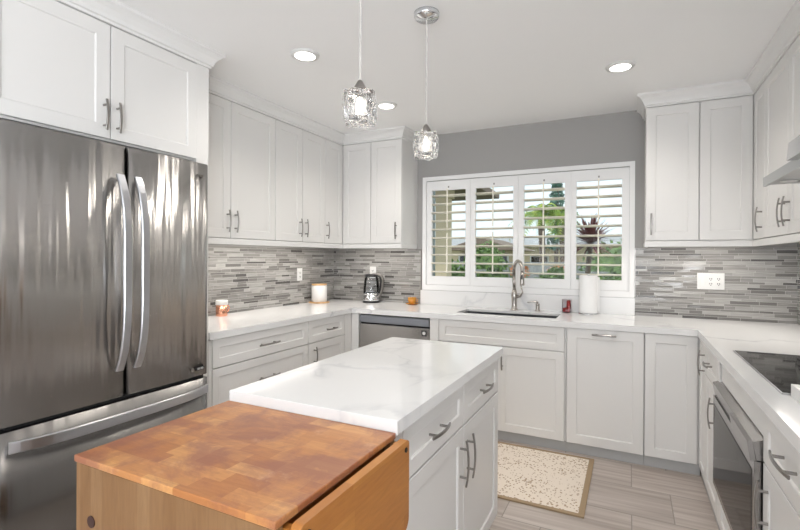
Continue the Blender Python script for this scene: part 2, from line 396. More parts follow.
# crown mouldings and light rails
CR = [(-.012, 2.42), (.006, 2.42), (.006, 2.432), (.014, 2.436), (.018, 2.452), (.030, 2.474), (.044, 2.487), (.049, 2.490), (.056, 2.494), (.056, H), (-.012, H)]
struct('trim_8', sweep(new(), [(.341, -2.149), (.341, -.341), (.9676, -.341), (.9676, 0)], CR), M['trimw'])
struct('trim_9', sweep(new(), [(2.8967, 0), (2.8967, -.341), (3.5134, -.341), (3.5134, -2.12)], CR), M['trimw'])
CRF = [(o_ * 1.1, z) for o_, z in CR]
struct('trim_10', sweep(new(), [(.650, -3.25), (.650, -2.149), (.36, -2.149)], CRF), M['trimw'])
LR = [(-.02, 1.4388), (.004, 1.4388), (.004, 1.470), (0.0, 1.4775), (-.02, 1.4775)]
struct('trim_11', sweep(new(), [(.341, -2.149), (.341, -.341), (.9676, -.341), (.9676, -.01)], LR), M['trimw'])
struct('trim_12', sweep(new(), [(2.8967, -.01), (2.8967, -.341), (3.5134, -.341), (3.5134, -1.36)], LR), M['trimw'])

# ------------------------------------------------------------------ cabinets
def mapf(face):
    ax, sg, c = face
    if ax == 'x': return lambda u, z, nn: (c + sg * nn, u, z)
    return lambda u, z, nn: (u, c + sg * nn, z)
def front(parent, name, face, u0, u1, z0, z1, fr=.056, gap=.0015, flat=False, th=.02, inset=.007):
    """shaker front on the plane c (back of the front)"""
    f = mapf(face); bm = new(); u0 += gap; u1 -= gap; z0 += gap; z1 -= gap
    fr = min(fr, (u1 - u0) * .36, (z1 - z0) * .34)
    b = .0016
    L = [(0, 0), (0, th - b), (b, th)]
    if not flat: L += [(fr, th), (fr + .004, th - .003), (fr + .0045, th - inset)]
    rings = []
    for off, nn in L:
        rings.append([bm.verts.new(f(a, z, nn)) for a, z in ((u0 + off, z0 + off), (u1 - off, z0 + off), (u1 - off, z1 - off), (u0 + off, z1 - off))])
    for a, c in zip(rings, rings[1:]):
        for k in range(4): bm.faces.new([a[k], a[(k + 1) % 4], c[(k + 1) % 4], c[k]])
    bm.faces.new(rings[0]); bm.faces.new(rings[-1])
    return obj(name, bm, M['cab'], parent)
def handle(parent, face, u, z, length, vert=True, so=.034, pd=None, th=.02, label=None):
    """bowed bar pull on two posts; face plane is the door's back plane"""
    f = mapf(face); bm = new(); pd = pd or length * .62
    P = []
    for i in range(9):
        t = i / 8 * 2 - 1; nn = th + so - .009 * t * t
        P.append(f(u, z + t * length / 2, nn) if vert else f(u + t * length / 2, z, nn))
    wd = Vector(f(1, 0, 0)) - Vector(f(0, 0, 0)) if vert else Vector((0, 0, 1))
    bar(bm, P, .011, .0065, wd)
    for t in (-1, 1):
        a = f(u, z + t * pd / 2, th) if vert else f(u + t * pd / 2, z, th); e = f(u, z + t * pd / 2, th + so - .005) if vert else f(u + t * pd / 2, z, th + so - .005)
        tube(bm, [a, e], .0048, 8)
    o = obj('handle', bm, M['nickel'], parent)
    return o
LB = ('x', 1, .613); BB = ('y', -1, -.613); RB = ('x', -1, 3.2094)
KZ = .0735
def body(parent, face_axis, u0, u1, depth0, depth1, z0, z1):
    if face_axis == 'x': return obj('body', B(min(depth0, depth1), max(depth0, depth1), u0, u1, z0, z1), M['cab'], parent)
    return obj('body', B(u0, u1, min(depth0, depth1), max(depth0, depth1), z0, z1), M['cab'], parent)
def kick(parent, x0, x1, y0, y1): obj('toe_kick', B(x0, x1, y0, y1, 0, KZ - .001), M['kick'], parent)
CT = .8737  # underside of the counters

# left run
t = thing('base_cabinet', 'white drawer cabinet with three wide drawers, beside the fridge', 'cabinet', (.3, -1.68, 0))
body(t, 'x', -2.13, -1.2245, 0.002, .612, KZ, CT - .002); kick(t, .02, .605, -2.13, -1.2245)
obj('filler_strip', B(.612, .63, -2.13, -2.106, KZ, CT - .004), M['cab'], t)
for z0, z1, hz in ((.7015, CT - .002, .779), (.398, .6985, .56), (KZ, .395, .25)):
    d = front(t, 'drawer', LB, -2.104, -1.2265, z0, z1, .05); handle(d, LB, -1.655, hz, .19, False)
t = thing('base_cabinet', 'narrow white cabinet with one drawer above one door, between wide drawers and corner', 'cabinet', (.3, -.93, 0))
body(t, 'x', -1.2235, -.634, 0.002, .612, KZ, CT - .002); kick(t, .02, .605, -1.2235, -.634)
d = front(t, 'drawer', LB, -1.2225, -.735, .7015, CT - .002, .05); handle(d, LB, -.945, .781, .145, False)
d = front(t, 'door', LB, -1.2225, -.735, KZ, .6985); handle(d, LB, -1.155, .600, .14)
obj('filler_strip', B(.612, .632, -.733, -.634, KZ, CT - .004), M['cab'], t)
# corner and back run
t = thing('corner_base_cabinet', 'white blind corner cabinet between left cabinets and dishwasher', 'cabinet', (.35, -.3, 0))
obj('body', B(.002, .706, -.612, -.012, KZ, CT - .002), M['cab'], t); obj('filler_strip', B(.6345, .7065, -.632, -.6125, KZ, CT - .004), M['cab'], t)
obj('toe_kick', B(.615, .706, -.606, -.05, 0, KZ - .001), M['kick'], t)

t = thing('dishwasher', 'stainless steel dishwasher built in under the back counter', 'dishwasher', (1.04, -.3, 0))
obj('body', B(.7115, 1.3695, -.60, -.02, .02, CT - .006), M['dark'], t)
obj('control_panel', B(.716, 1.366, -.640, -.601, .802, .862, bev=.003), mat('grey_control_strip', (.34, .36, .40), .3, .85), t)
dd = obj('door', B(.716, 1.366, -.632, -.601, .10, .788, bev=.004), M['steel'], t)
obj('badge', B(1.300, 1.345, -.6345, -.632, .725, .770), [M['dark']], dd)
bm = new(); lathe(bm, [(0, 0), (.014, 0), (.014, .0015), (.010, .0015), (.010, 0.0005), (0, .0005)], (0, 0, 0), 20)
bmesh.ops.rotate(bm, verts=bm.verts, matrix=Matrix.Rotation(PI / 2, 3, 'X'), cent=(0, 0, 0)); bmesh.ops.translate(bm, verts=bm.verts, vec=(1.322, -.6345, .7475))
obj('badge_ring', bm, M['plast'], dd)
obj('toe_kick', B(.716, 1.366, -.606, -.59, 0, .095), M['kick'], t)

t = thing('sink_base_cabinet', 'white sink cabinet with a long false drawer front above two doors', 'cabinet', (1.9, -.3, 0))
bm = new(); box(bm, 1.3725, 1.392, -.612, -.012, KZ, CT - .002); box(bm, 2.385, 2.4035, -.612, -.012, KZ, CT - .002); box(bm, 1.392, 2.385, -.612, -.012, KZ, KZ + .02); box(bm, 1.392, 2.385, -.03, -.012, KZ + .02, CT - .002); box(bm, 1.392, 2.385, -.612, -.60, KZ + .02, CT - .002)
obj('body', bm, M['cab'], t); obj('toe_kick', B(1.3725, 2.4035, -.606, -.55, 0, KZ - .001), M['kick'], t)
obj('filler_strip', B(1.3725, 1.447, -.632, -.6125, KZ, CT - .004), M['cab'], t)
front(t, 'false_drawer_front', BB, 1.449, 2.393, .7015, CT - .002, .05)
for a, b, hx in ((1.449, 1.920, 1.885), (1.922, 2.393, 1.957)):
    d = front(t, 'door', BB, a, b, KZ, .6985); handle(d, BB, hx, .60, .14)
t = thing('pull_out_cabinet', 'white full height pull-out front with a bar handle at its top edge', 'cabinet', (2.65, -.3, 0))
body(t, 'y', 2.4055, 2.8865, -.612, -.012, KZ, CT - .002); obj('toe_kick', B(2.4055, 2.8865, -.606, -.55, 0, KZ - .001), M['kick'], t)
d = front(t, 'door', BB, 2.407, 2.885, KZ, CT - .002, .062); handle(d, BB, 2.646, .838, .15, False)
t = thing('corner_base_cabinet', 'white full height door without a handle, in the right back corner', 'cabinet', (3.2, -.3, 0))
obj('body', B(2.8885, W - .012, -.612, -.012, KZ, CT - .002), M['cab'], t); obj('toe_kick', B(2.8885, 3.20, -.606, -.55, 0, KZ - .001), M['kick'], t)
front(t, 'door', BB, 2.890, 3.183, KZ, CT - .002, .056)
# right run
def rbase(label, y0, y1):
    t = thing('base_cabinet', label, 'cabinet', (3.5, (y0 + y1) / 2, 0))
    body(t, 'x', y0, y1, 3.2104, W - .012, KZ, CT - .002); obj('toe_kick', B(3.207, 3.26, y0, y1, 0, KZ - .001), M['kick'], t); return t
t = rbase('slim white cabinet with one tall door, first on the right from the back corner', -.9, -.613)
d = front(t, 'door', RB, -.899, -.645, KZ, CT - .002, .045); handle(d, RB, -.862, .755, .145)
t = rbase('white cabinet with small drawer above a door, just beyond the microwave drawer', -1.288, -.902)
d = front(t, 'drawer', RB, -1.286, -.903, .7015, CT - .002, .045); handle(d, RB, -1.085, .788, .13, False)
d = front(t, 'door', RB, -1.286, -.903, KZ, .6985, .05); handle(d, RB, -1.245, .578, .155)
t = thing('microwave_cabinet', 'white cabinet holding the microwave drawer, with a shallow drawer below', 'cabinet', (3.5, -1.72, 0))
bm = new(); box(bm, 3.2104, W - .012, -1.345, -1.290, KZ, CT - .002); box(bm, 3.2104, W - .012, -2.145, -2.115, KZ, CT - .002); box(bm, 3.2104, W - .012, -2.115, -1.345, KZ, .262)
obj('body', bm, M['cab'], t)
obj('top_rail', B(3.195, 3.2295, -2.143, -1.372, .775, CT - .004), M['cab'], t)
obj('stile', B(3.190, 3.2095, -1.345, -1.290, KZ, CT - .004), M['cab'], t); obj('toe_kick', B(3.207, 3.26, -2.145, -1.29, 0, KZ - .001), M['kick'], t)
d = front(t, 'drawer', RB, -2.143, -1.347, KZ, .252, .04); handle(d, RB, -1.9, .165, .14, False)
t = rbase('white cabinet beside the microwave drawer with one drawer above a door, nearest the camera', -2.9, -2.148)
d = front(t, 'drawer', RB, -2.88, -2.152, .7015, CT - .002, .05); handle(d, RB, -2.43, .800, .175, False)
d = front(t, 'door', RB, -2.515, -2.152, KZ, .6985, .05); handle(d, RB, -2.215, .58, .16)
d = front(t, 'door', RB, -2.88, -2.517, KZ, .6985, .05); handle(d, RB, -2.82, .58, .16)

t = thing('microwave_oven', 'stainless microwave drawer with dark glass front under the cooktop', 'microwave', (3.4, -1.72, .27))
obj('body', B(3.23, W - .03, -2.112, -1.348, .266, .768), M['dark'], t)
bm = new(); P_ = [(3.212, .700), (3.172, .700), (3.160, .750), (3.204, .768), (3.212, .768)]
def prism(bm, pts, y0, y1):
    a = [bm.verts.new((x, y0, z)) for x, z in pts]; b = [bm.verts.new((x, y1, z)) for x, z in pts]; L = len(pts)
    bm.faces.new(a[::-1]); bm.faces.new(b)
    for k in range(L): bm.faces.new([a[k], a[(k + 1) % L], b[(k + 1) % L], b[k]])
    return bm
obj('control_panel', prism(bm, [(3.229, .694), (3.176, .694), (3.166, .752), (3.206, .768), (3.229, .768)], -2.133, -1.312), M['steelm'], t)
obj('touch_display', prism(new(), [(3.1755, .690), (3.160, .690), (3.150, .754), (3.1655, .7555)], -2.131, -1.83), M['steelm'], t)
dr = obj('drawer_front', grid_slab([-2.133, -2.105, -1.335, -1.312], [.262, .285, .655, .690], lambda u, v: not (-2.105 < u < -1.335 and .285 < v < .655), 3.170, 3.189, lambda u, v, w: (w, u, v)), M['steelm'], t)
obj('glass', B(3.1685, 3.188, -2.101, -1.339, .289, .651), M['ovglass'], dr)
obj('glass_seal', grid_slab([-2.1045, -2.1015, -1.3385, -1.3355], [.2855, .2885, .6515, .6545], lambda u, v: u < -2.1015 or u > -1.3385 or v < .2885 or v > .6515, 3.1695, 3.188, lambda u, v, w: (w, u, v)), M['dark'], dr)
obj('gap_seal', B(3.178, 3.1895, -2.131, -1.314, .6902, .6935), M['dark'], t)
obj('bottom_vent', B(3.190, 3.2095, -2.112, -1.348, .254, .2615), M['steelm'], t)

# ------------------------------------------------------------------ countertops
q = B(0, 1, 0, 1, 0, 1); q.free()
U1 = [.002, .6442, 1.545, 2.316, 3.1784, W - .002]; V1 = [-3.3, -2.131, -.6442, -.505, -.212, -.002]
def ins(u, v):
    if 1.545 < u < 2.316 and -.505 < v < -.212: return False
    if v > -.6442: return True
    if u < .6442: return v > -2.131
    return u > 3.1784
cbm = grid_slab(U1, V1, ins, .897, .915, lambda u, v, w: (u, v, w))
for a in ((.6042, .6442, -2.131, -.6442), (.6042, 3.2184, -.6442, -.6042), (3.1784, 3.2184, -3.3, -.6442)): box(cbm, a[0], a[1], a[2], a[3], CT, .8969)
ct = tag(obj('countertop', cbm, M['quartz']), 'white veined quartz countertop running round the walls under the backsplash', 'countertop')
tag(obj('window_upstand', B(1.013, 2.835, -.022, -.001, .9155, 1.048), M['quartz']), 'white quartz upstand below the window behind the sink', 'backsplash')
sk = new(); z0, z1 = .70, .8965
for a in ((1.53, 1.545, -.52, -.197), (2.316, 2.331, -.52, -.197), (1.545, 2.316, -.52, -.505), (1.545, 2.316, -.212, -.197)): box(sk, a[0], a[1], a[2], a[3], z0, z1)
box(sk, 1.53, 2.331, -.52, -.197, z0 - .015, z0)
t = thing('kitchen_sink', 'dark undermount sink set in the white counter below the window', 'sink', (1.93, -.36, .66))
obj('basin', sk, M['sinkm'], t); obj('drain', lathe(new(), [(0, 0), (.045, 0), (.045, .004), (.03, .006), (0, .003)], (1.93, -.36, .701)), M['chrome'], t)

# ------------------------------------------------------------------ wall cabinets
LU = ('x', 1, .321); BU = ('y', -1, -.321); RU = ('x', -1, 3.5334)
ZB, ZT = 1.4814, 2.4185
def upper(label, face, u0, u1, doors, z0=ZB - .003, ext=None):
    ax = face[0]
    c = {'x': (.17 if face[1] > 0 else 3.68, (u0 + u1) / 2, z0), 'y': ((u0 + u1) / 2, -.17, z0)}[ax]
    t = thing('wall_cabinet', label, 'cabinet', c)
    e0, e1 = ext or (u0, u1)
    if ax == 'x': a, b = (0.001, .320) if face[1] > 0 else (3.5344, W - .001); obj('body', B(a, b, e0 + .0005, e1 - .0005, z0, H - .003), M['cab'], t)
    else: obj('body', B(e0 + .0005, e1 - .0005, -.320, -.001, z0, H - .003), M['cab'], t)
    for a, b, hu in doors:
        d = front(t, 'door', face, a, b, max(ZB, z0), ZT, .058)
        if hu is not None: handle(d, face, hu, max(ZB, z0) + .115, .150, pd=.092)
    return t
upper('white double door wall cabinet next to the fridge panel', LU, -2.149, -1.262, [(-2.147, -1.7015, -1.735), (-1.6995, -1.2625, -1.665)])
upper('white double door wall cabinet over the white canister on the left', LU, -1.262, -.624, [(-1.2605, -.937, -.975), (-.935, -.6245, -.900)])
upper('narrow single door wall cabinet in the left corner', LU, -.624, -.345, [(-.623, -.342, -.600)], ext=(-.624, -.322))
upper('white wall cabinet left of the window with a plain door and a handled door', BU, .322, .9676, [(.342, .647, None), (.649, .967, .918)])
upper('white double door wall cabinet right of the window', BU, 2.8967, 3.5334, [(2.898, 3.215, 2.932), (3.219, 3.5125, None)])
upper('narrow single door wall cabinet in the right corner', RU, -.613, -.345, [(-.612, -.342, -.562)], ext=(-.613, -.322))
upper('tall double door wall cabinet on the right, just beyond the range hood', RU, -1.36, -.613, [(-1.358, -1.061, -1.098), (-1.059, -.6145, -1.018)])
upper('short wall cabinet above the range hood', RU, -2.12, -1.36, [(-2.118, -1.741, -1.775), (-1.739, -1.3615, -1.705)], z0=1.738)

# fridge enclosure
FU = ('x', 1, .627)
t = thing('wall_cabinet', 'deep white double door cabinet above the fridge', 'cabinet', (.33, -2.7, 1.9))
obj('body', B(.002, .626, -3.229, -2.2325, 1.885, H - .003), M['cab'], t)
for a, b, hu in ((-3.17, -2.697, -2.727), (-2.695, -2.222, -2.667)):
    d = front(t, 'door', FU, a, b, 1.893, 2.418, .06); handle(d, FU, hu, 1.995, .14, pd=.092)
t = tag(obj('fridge_side_panel', B(.002, .648, -2.231, -2.1505, 0, H - .003), M['cab']), 'tall white panel between the fridge and the counter', 'panel')
tag(obj('fridge_side_panel', B(.002, .648, -3.25, -3.230, 0, H - .003), M['cab']), 'tall white panel on the far left side of the fridge', 'panel')

# ------------------------------------------------------------------ fridge
t = thing('refrigerator', 'large stainless french door refrigerator with a bottom freezer drawer', 'refrigerator', (.37, -2.68, 0))
obj('body', B(.04, .66, -3.165, -2.236, .03, 1.815), mat('dark_grey_casing', (.10, .10, .105), .5), t)
def curved_door(y0, y1, z0, z1, x0=.665, x1=.753, bulge=.006, rr=.008, ny=40):
    bm = new(); pr = []
    for i in range(ny + 1):
        s_ = i / ny; y = y0 + (y1 - y0) * s_; e = min(y - y0, y1 - y)
        x = x1 - bulge * (2 * s_ - 1) ** 2
        if e < rr: x -= rr - math.sqrt(max(0, rr * rr - (rr - e) ** 2))
        pr.append((x, y))
    # more points near the edges
    pts = [(x0, y0)] + pr + [(x0, y1)]
    a = [bm.verts.new((x, y, z0)) for x, y in pts]; b = [bm.verts.new((x, y, z1)) for x, y in pts]; L = len(pts)
    for k in range(L):
        f = bm.faces.new([a[k], a[(k + 1) % L], b[(k + 1) % L], b[k]]); f.smooth = 0 < k < L - 2
    bm.faces.new(a[::-1]); bm.faces.new(b); return bm
dl = obj('door', curved_door(-3.165, -2.684, .722, 1.850), M['steel'], t); drr = obj('door', curved_door(-2.676, -2.2325, .722, 1.850), M['steel'], t)
fd = obj('freezer_drawer', curved_door(-3.165, -2.2325, .06, .702), M['steeldim'], t)
obj('gap_seal', B(.650, .72, -3.12, -2.24, .7025, .7195), M['dark'], t); obj('gap_seal', B(.6655, .71, -2.683, -2.677, .723, 1.832), M['dark'], t)
def fhandle(y, dy, parent):
    P = []
    for i in range(25):
        s_ = i / 24; tt = 2 * s_ - 1; so = .004 + .058 * (1 - tt ** 4) if abs(tt) < 1 else .004
        P.append((.757 + so, y + dy * (1 - tt * tt) * 0, .845 + (1.715 - .845) * s_))
    obj('handle', bar(new(), P, .036, .014, (0, 1, 0)), M['steelh'], parent)
fhandle(-2.722, 0, dl); fhandle(-2.640, 0, drr)
P = []
for i in range(29):
    s_ = i / 28; tt = 2 * s_ - 1; P.append((.760 + .05 * (1 - tt ** 4), -3.126 + (.876) * s_, .646))
obj('handle', bar(new(), P, .044, .014, (0, 0, 1)), M['steelh'], fd)
bdg = obj('badge', B(.748, .7525, -2.318, -2.262, .752, .768), M['dark'], drr)
bm = new(); box(bm, .7526, .7535, -2.305, -2.290, .755, .765); box(bm, .7526, .7535, -2.286, -2.268, .755, .765); obj('badge_lettering', bm, M['chrome'], bdg)
bm = new(); tube(bm, [(.74, -2.334, .760), (.7545, -2.334, .760)], .009, 16); obj('badge_emblem', bm, M['nickel'], drr)
bm = new(); tube(bm, [(.735, -2.306, 1.783), (.7535, -2.306, 1.783)], .008, 16); box(bm, .73, .7525, -2.291, -2.272, 1.777, 1.789); obj('door_emblem', bm, M['nickel'], drr)
obj('hinge_cover', B(.60, .70, -2.30, -2.245, 1.8155, 1.832), M['dark'], t)

# ------------------------------------------------------------------ island
IX0, IX1, IY0, IY1 = 1.6185, 2.2408, -2.8928, -1.7425
IF = ('x', 1, 2.201)
t = thing('kitchen_island', 'white island with two drawers above two doors, topped by white quartz', 'kitchen island', (1.93, -2.32, 0))
obj('body', B(1.64, 2.200, -2.872, -1.763, KZ, .8725), M['cab'], t); obj('toe_kick', B(1.66, 2.15, -2.86, -1.775, 0, KZ - .001), M['kick'], t)
obj('island_top', B(IX0, IX1, IY0, IY1, .8735, .9135, bev=.0015), M['quartz'], t)
for a, b, hu in ((-2.815, -2.2845, -2.325), (-2.2825, -1.764, -2.242)):
    d = front(t, 'drawer', IF, a, b, .7015, .871, .05); handle(d, IF, (a + b) / 2 - (.03 if a < -2.5 else 0), .782, .15, False)
    d = front(t, 'door', IF, a, b, KZ + .02, .6985, .056); handle(d, IF, hu, .570, .175)
obj('stile', B(2.2005, 2.218, -2.871, -2.8165, KZ, .8715), M['cab'], t)

# butcher block cart
t = thing('butcher_block_cart', 'butcher block cart with worn orange wooden top, at the near end of the island', 'kitchen cart', (1.93, -3.13, 0))
obj('chopping_block', B(1.6186, 2.2374, -3.3616, -2.8945, .866, .882, bev=.0025, seg=2), M['block'], t)
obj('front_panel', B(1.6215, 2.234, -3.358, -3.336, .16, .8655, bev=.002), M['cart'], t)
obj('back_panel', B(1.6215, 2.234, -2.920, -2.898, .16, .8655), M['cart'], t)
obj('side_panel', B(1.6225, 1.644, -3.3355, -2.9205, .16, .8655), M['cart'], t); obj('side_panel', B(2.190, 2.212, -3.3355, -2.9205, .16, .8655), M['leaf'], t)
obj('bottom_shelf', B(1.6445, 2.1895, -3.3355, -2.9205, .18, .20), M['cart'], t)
obj('finger_hole', tube(new(), [(1.684, -3.3605, .738), (1.684, -3.357, .738)], .0135, 20), mat('dark_hole', (.05, .02, .015), .7), t)
# drop leaf with rounded corners
bm = new(); ya, yb, za, zb_ = -3.335, -2.884, .52, .868; pts = []
for cy_, cz_, a0, r in ((yb - .012, zb_ - .012, 0, .012), (ya + .012, zb_ - .012, 90, .012), (ya + .03, .66, 180, .03), (yb - .03, .66, 270, .03)):
    for k in range(6): a = math.radians(a0 + k * 18); pts.append((cy_ + r * math.cos(a), cz_ + r * math.sin(a)))
a = [bm.verts.new((2.250, y, z)) for y, z in pts]; b = [bm.verts.new((2.272, y, z)) for y, z in pts]; L = len(pts)
bm.faces.new(a[::-1]); bm.faces.new(b)
for k in range(L): bm.faces.new([a[k], a[(k + 1) % L], b[(k + 1) % L], b[k]])
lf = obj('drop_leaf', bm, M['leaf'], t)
for yy in (-2.905, -3.312): obj('bolt', tube(new(), [(2.270, yy, .846), (2.2745, yy, .846)], .0065, 14), M['bolt'], lf)
for yy in (-3.328, -2.902): obj('hinge_block', B(2.2125, 2.2495, yy - .006, yy + .012, .70, .856), M['leaf'], t)
for x in (1.67, 2.18):
    for y in (-3.31, -2.95):
        ob = obj('leg', B(x - .02, x + .02, y - .02, y + .02, .05, .1595), M['cart'], t); obj('caster', tube(new(), [(x - .012, y, .026), (x + .012, y, .026)], .026, 18), M['dark'], ob)

# ------------------------------------------------------------------ cooktop, hood
t = thing('cooktop', 'black glass cooktop let into the right hand counter', 'cooktop', (3.5, -1.75, .915))
obj('glass_top', B(3.248, 3.77, -2.112, -1.348, .9155, .921, bev=.0015), M['blackglass'], t)
obj('edge_trim', grid_slab([3.2445, 3.2475, 3.7705, 3.7735], [-2.1155, -2.1125, -1.3475, -1.3445], lambda u, v: u < 3.2475 or u > 3.7705 or v < -2.1125 or v > -1.3475, .9153, .9215, lambda u, v, w: (u, v, w)), M['steelp'], t)
t = thing('serving_tray', 'white rectangular tray with a dark inside at the near end of the cooktop', 'tray', (3.35, -2.2, .9215))
obj('rim', grid_slab([3.266, 3.284, 3.53, 3.557], [-2.395, -2.37, -2.145, -2.125], lambda u, v: u < 3.284 or u > 3.53 or v < -2.37 or v > -2.145, .9155, .955, lambda u, v, w: (u, v, w)), M['porc'], t)
obj('base', B(3.284, 3.53, -2.37, -2.145, .9155, .925), M['dark'], t)

t = thing('range_hood', 'slim stainless range hood on the right wall above the cooktop', 'range hood', (3.6, -1.75, 1.68))
obj('body', prism(new(), [(3.36, 1.694), (W - .002, 1.694), (W - .002, 1.736), (3.36, 1.727)], -2.118, -1.385), M['steelp'], t)
obj('front_lip', prism(new(), [(3.345, 1.686), (3.359, 1.686), (3.359, 1.727), (3.345, 1.727)], -2.118, -1.385), M['steelp'], t)
obj('control_box', prism(new(), [(3.312, 1.715), (3.3445, 1.715), (3.3445, 1.7275), (3.44, 1.7345), (3.44, 1.800), (3.345, 1.797), (3.318, 1.78)], -2.118, -1.87), M['steel2'], t)
bm = new()
obj('filter', B(3.45, 3.78, -2.05, -1.46, 1.689, 1.6935), mat('grey_mesh_filter', (.34, .34, .34), .4, .9), t)
for y in (-1.50, -1.98): obj('hood_lamp', lathe(new(), [(0, 0), (.03, 0), (.03, .004), (0, .004)], (3.41, y, 1.6895)), M['plast'], t)

# ------------------------------------------------------------------ shutters
def shutter(x0, x1, ox0, ox1, label):
    t = thing('plantation_shutter', label, 'shutter', ((x0 + x1) / 2, .01, 1.10), 'white shutters in the kitchen window')
    z0, z1 = 1.102, 2.072; oz0, oz1 = 1.182, 1.984
    obj('frame', grid_slab([x0, ox0, ox1, x1], [z0, oz0, oz1, z1], lambda u, v: not (ox0 < u < ox1 and oz0 < v < oz1), -.006, .022, lambda u, v, w: (u, w, v)), M['shut'], t)
    for i in range(10):
        z = 1.2235 + .0787 * i; bm = new(); pr = []
        for k in range(12):
            a = 2 * PI * k / 12; pr.append((.044 * math.cos(a), .0075 * math.sin(a)))
        tl = math.radians(-6); ring = []
        for x in (ox0 + .001, ox1 - .001):
            ring.append([bm.verts.new((x, .010 + p_ * math.cos(tl) - q_ * math.sin(tl), z + p_ * math.sin(tl) + q_ * math.cos(tl))) for p_, q_ in pr])
        for k in range(12):
            f = bm.faces.new([ring[0][k], ring[0][(k + 1) % 12], ring[1][(k + 1) % 12], ring[1][k]]); f.smooth = True
        bm.faces.new(ring[0][::-1]); bm.faces.new(ring[1]); obj('louver', bm, M['louv'], t)
    xm = (ox0 + ox1) / 2
    obj('tilt_rod', B(xm - .0055, xm + .0055, -.046, -.035, 1.632, 1.992, bev=.002), M['louv'], t); obj('tilt_rod', B(xm - .0055, xm + .0055, -.046, -.035, 1.215, 1.585, bev=.002), M['louv'], t)
    obj('magnet_catch', B(xm - .006, xm + .006, -.009, -.0062, 2.005, 2.020), M['nickel'], t)
shutter(1.0675, 1.4985, 1.122, 1.452, 'white plantation shutter panel farthest left in the window')
shutter(1.5005, 1.9285, 1.546, 1.886, 'second shutter panel from the left, its right stile behind the faucet')
shutter(1.9305, 2.3605, 1.979, 2.313, 'white shutter panel immediately right of the faucet, palm trees seen through it')
shutter(2.3625, 2.7935, 2.404, 2.741, 'shutter panel farthest right, behind the paper towel roll')

# ------------------------------------------------------------------ faucet and counter things
cz = .9155
t = thing('kitchen_faucet', 'tall brushed nickel gooseneck faucet behind the sink', 'faucet', (1.915, -.10, cz))
fx, fy = 1.925, -.115
obj('base', lathe(new(), [(0, 0), (.031, 0), (.031, .006), (.024, .014), (.021, .05), (.024, .10), (.027, .125), (.022, .15), (.015, .175), (0, .175)], (fx, fy, cz)), M['faucet'], t)
P = [(fx, fy, cz + .17), (fx - .004, fy, cz + .24), (fx - .004, fy, cz + .33)]
dxx, dyy = .62, -.78
for k in range(0, 13):
    a = PI - k * PI / 12 * 1.03; P.append((fx - .004 + (.075 + .075 * math.cos(a)) * dxx, fy + (.075 + .075 * math.cos(a)) * dyy, cz + .33 + .085 * math.sin(a)))
obj('spout', tube(new(), P, .0135, 14), M['faucet'], t, smooth=True)
e = Vector(P[-1]); 
hd = obj('spray_head', lathe(new(), [(0, 0), (.017, 0), (.0195, .004), (.0185, .02), (.017, .07), (.0145, .11), (0, .11)], (e.x, e.y, e.z - .105)), M['faucet'], t)
obj('spray_button', B(e.x - .006, e.x + .006, e.y - .0205, e.y - .015, e.z - .055, e.z - .02), M['dark'], hd)
obj('lever', tube(new(), [(fx + .015, fy, cz + .115), (fx + .05, fy - .008, cz + .120), (fx + .068, fy - .012, cz + .150), (fx + .058, fy - .012, cz + .215)], [.015, .013, .009, .0055], 12), M['faucet'], t, smooth=True)
t = thing('soap_dispenser', 'small nickel soap pump on the counter beside the faucet', 'soap dispenser', (2.115, -.09, cz))
obj('base', lathe(new(), [(0, 0), (.022, 0), (.022, .005), (.016, .012), (.015, .05), (.018, .062), (0, .066)], (2.115, -.10, cz)), M['faucet'], t)
obj('nozzle', tube(new(), [(2.115, -.10, cz + .066), (2.105, -.103, cz + .078), (2.07, -.112, cz + .078), (2.035, -.122, cz + .070)], [.010, .009, .0065, .005], 10), M['faucet'], t, smooth=True)
t = thing('glass_tumbler', 'squat clear glass with red contents beside the paper towels', 'tumbler', (2.32, -.06, cz))
bm = new(); box(bm, 2.304, 2.376, -.095, -.023 - .004, cz, cz + .108, bev=.006, seg=2); obj('glass', bm, M['cup'], t)
bm = new(); box(bm, 2.311, 2.369, -.090, -.034, cz + .003, cz + .038, bev=.004); box(bm, 2.341, 2.369, -.090, -.034, cz + .038, cz + .098, bev=.004); obj('red_contents', bm, M['redglass'], t)
t = thing('paper_towel_roll', 'white paper towel roll standing on the counter right of the sink', 'paper towel roll', (2.50, -.11, cz))
tx, ty = 2.505, -.105
obj('stand', lathe(new(), [(0, 0), (.072, 0), (.072, .006), (.006, .010), (.006, .300), (.009, .312), (0, .320)], (tx, ty, cz)), M['chrome'], t)
obj('roll', lathe(new(), [(.020, .011), (.066, .011), (.067, .02), (.067, .302), (.066, .306), (.020, .306), (.020, .011)], (tx, ty, cz), 40), M['paper'], t)
obj('loose_sheet', prism(new(), [(0, 0), (0, 0), (0, 0)], 0, 0) if 0 else grid_slab([0, .035], [cz + .02, cz + .292], lambda u, v: True, 0, .0015, lambda u, v, w: (tx + .045 + u, ty + .052 + w, v)), M['paper'], t)

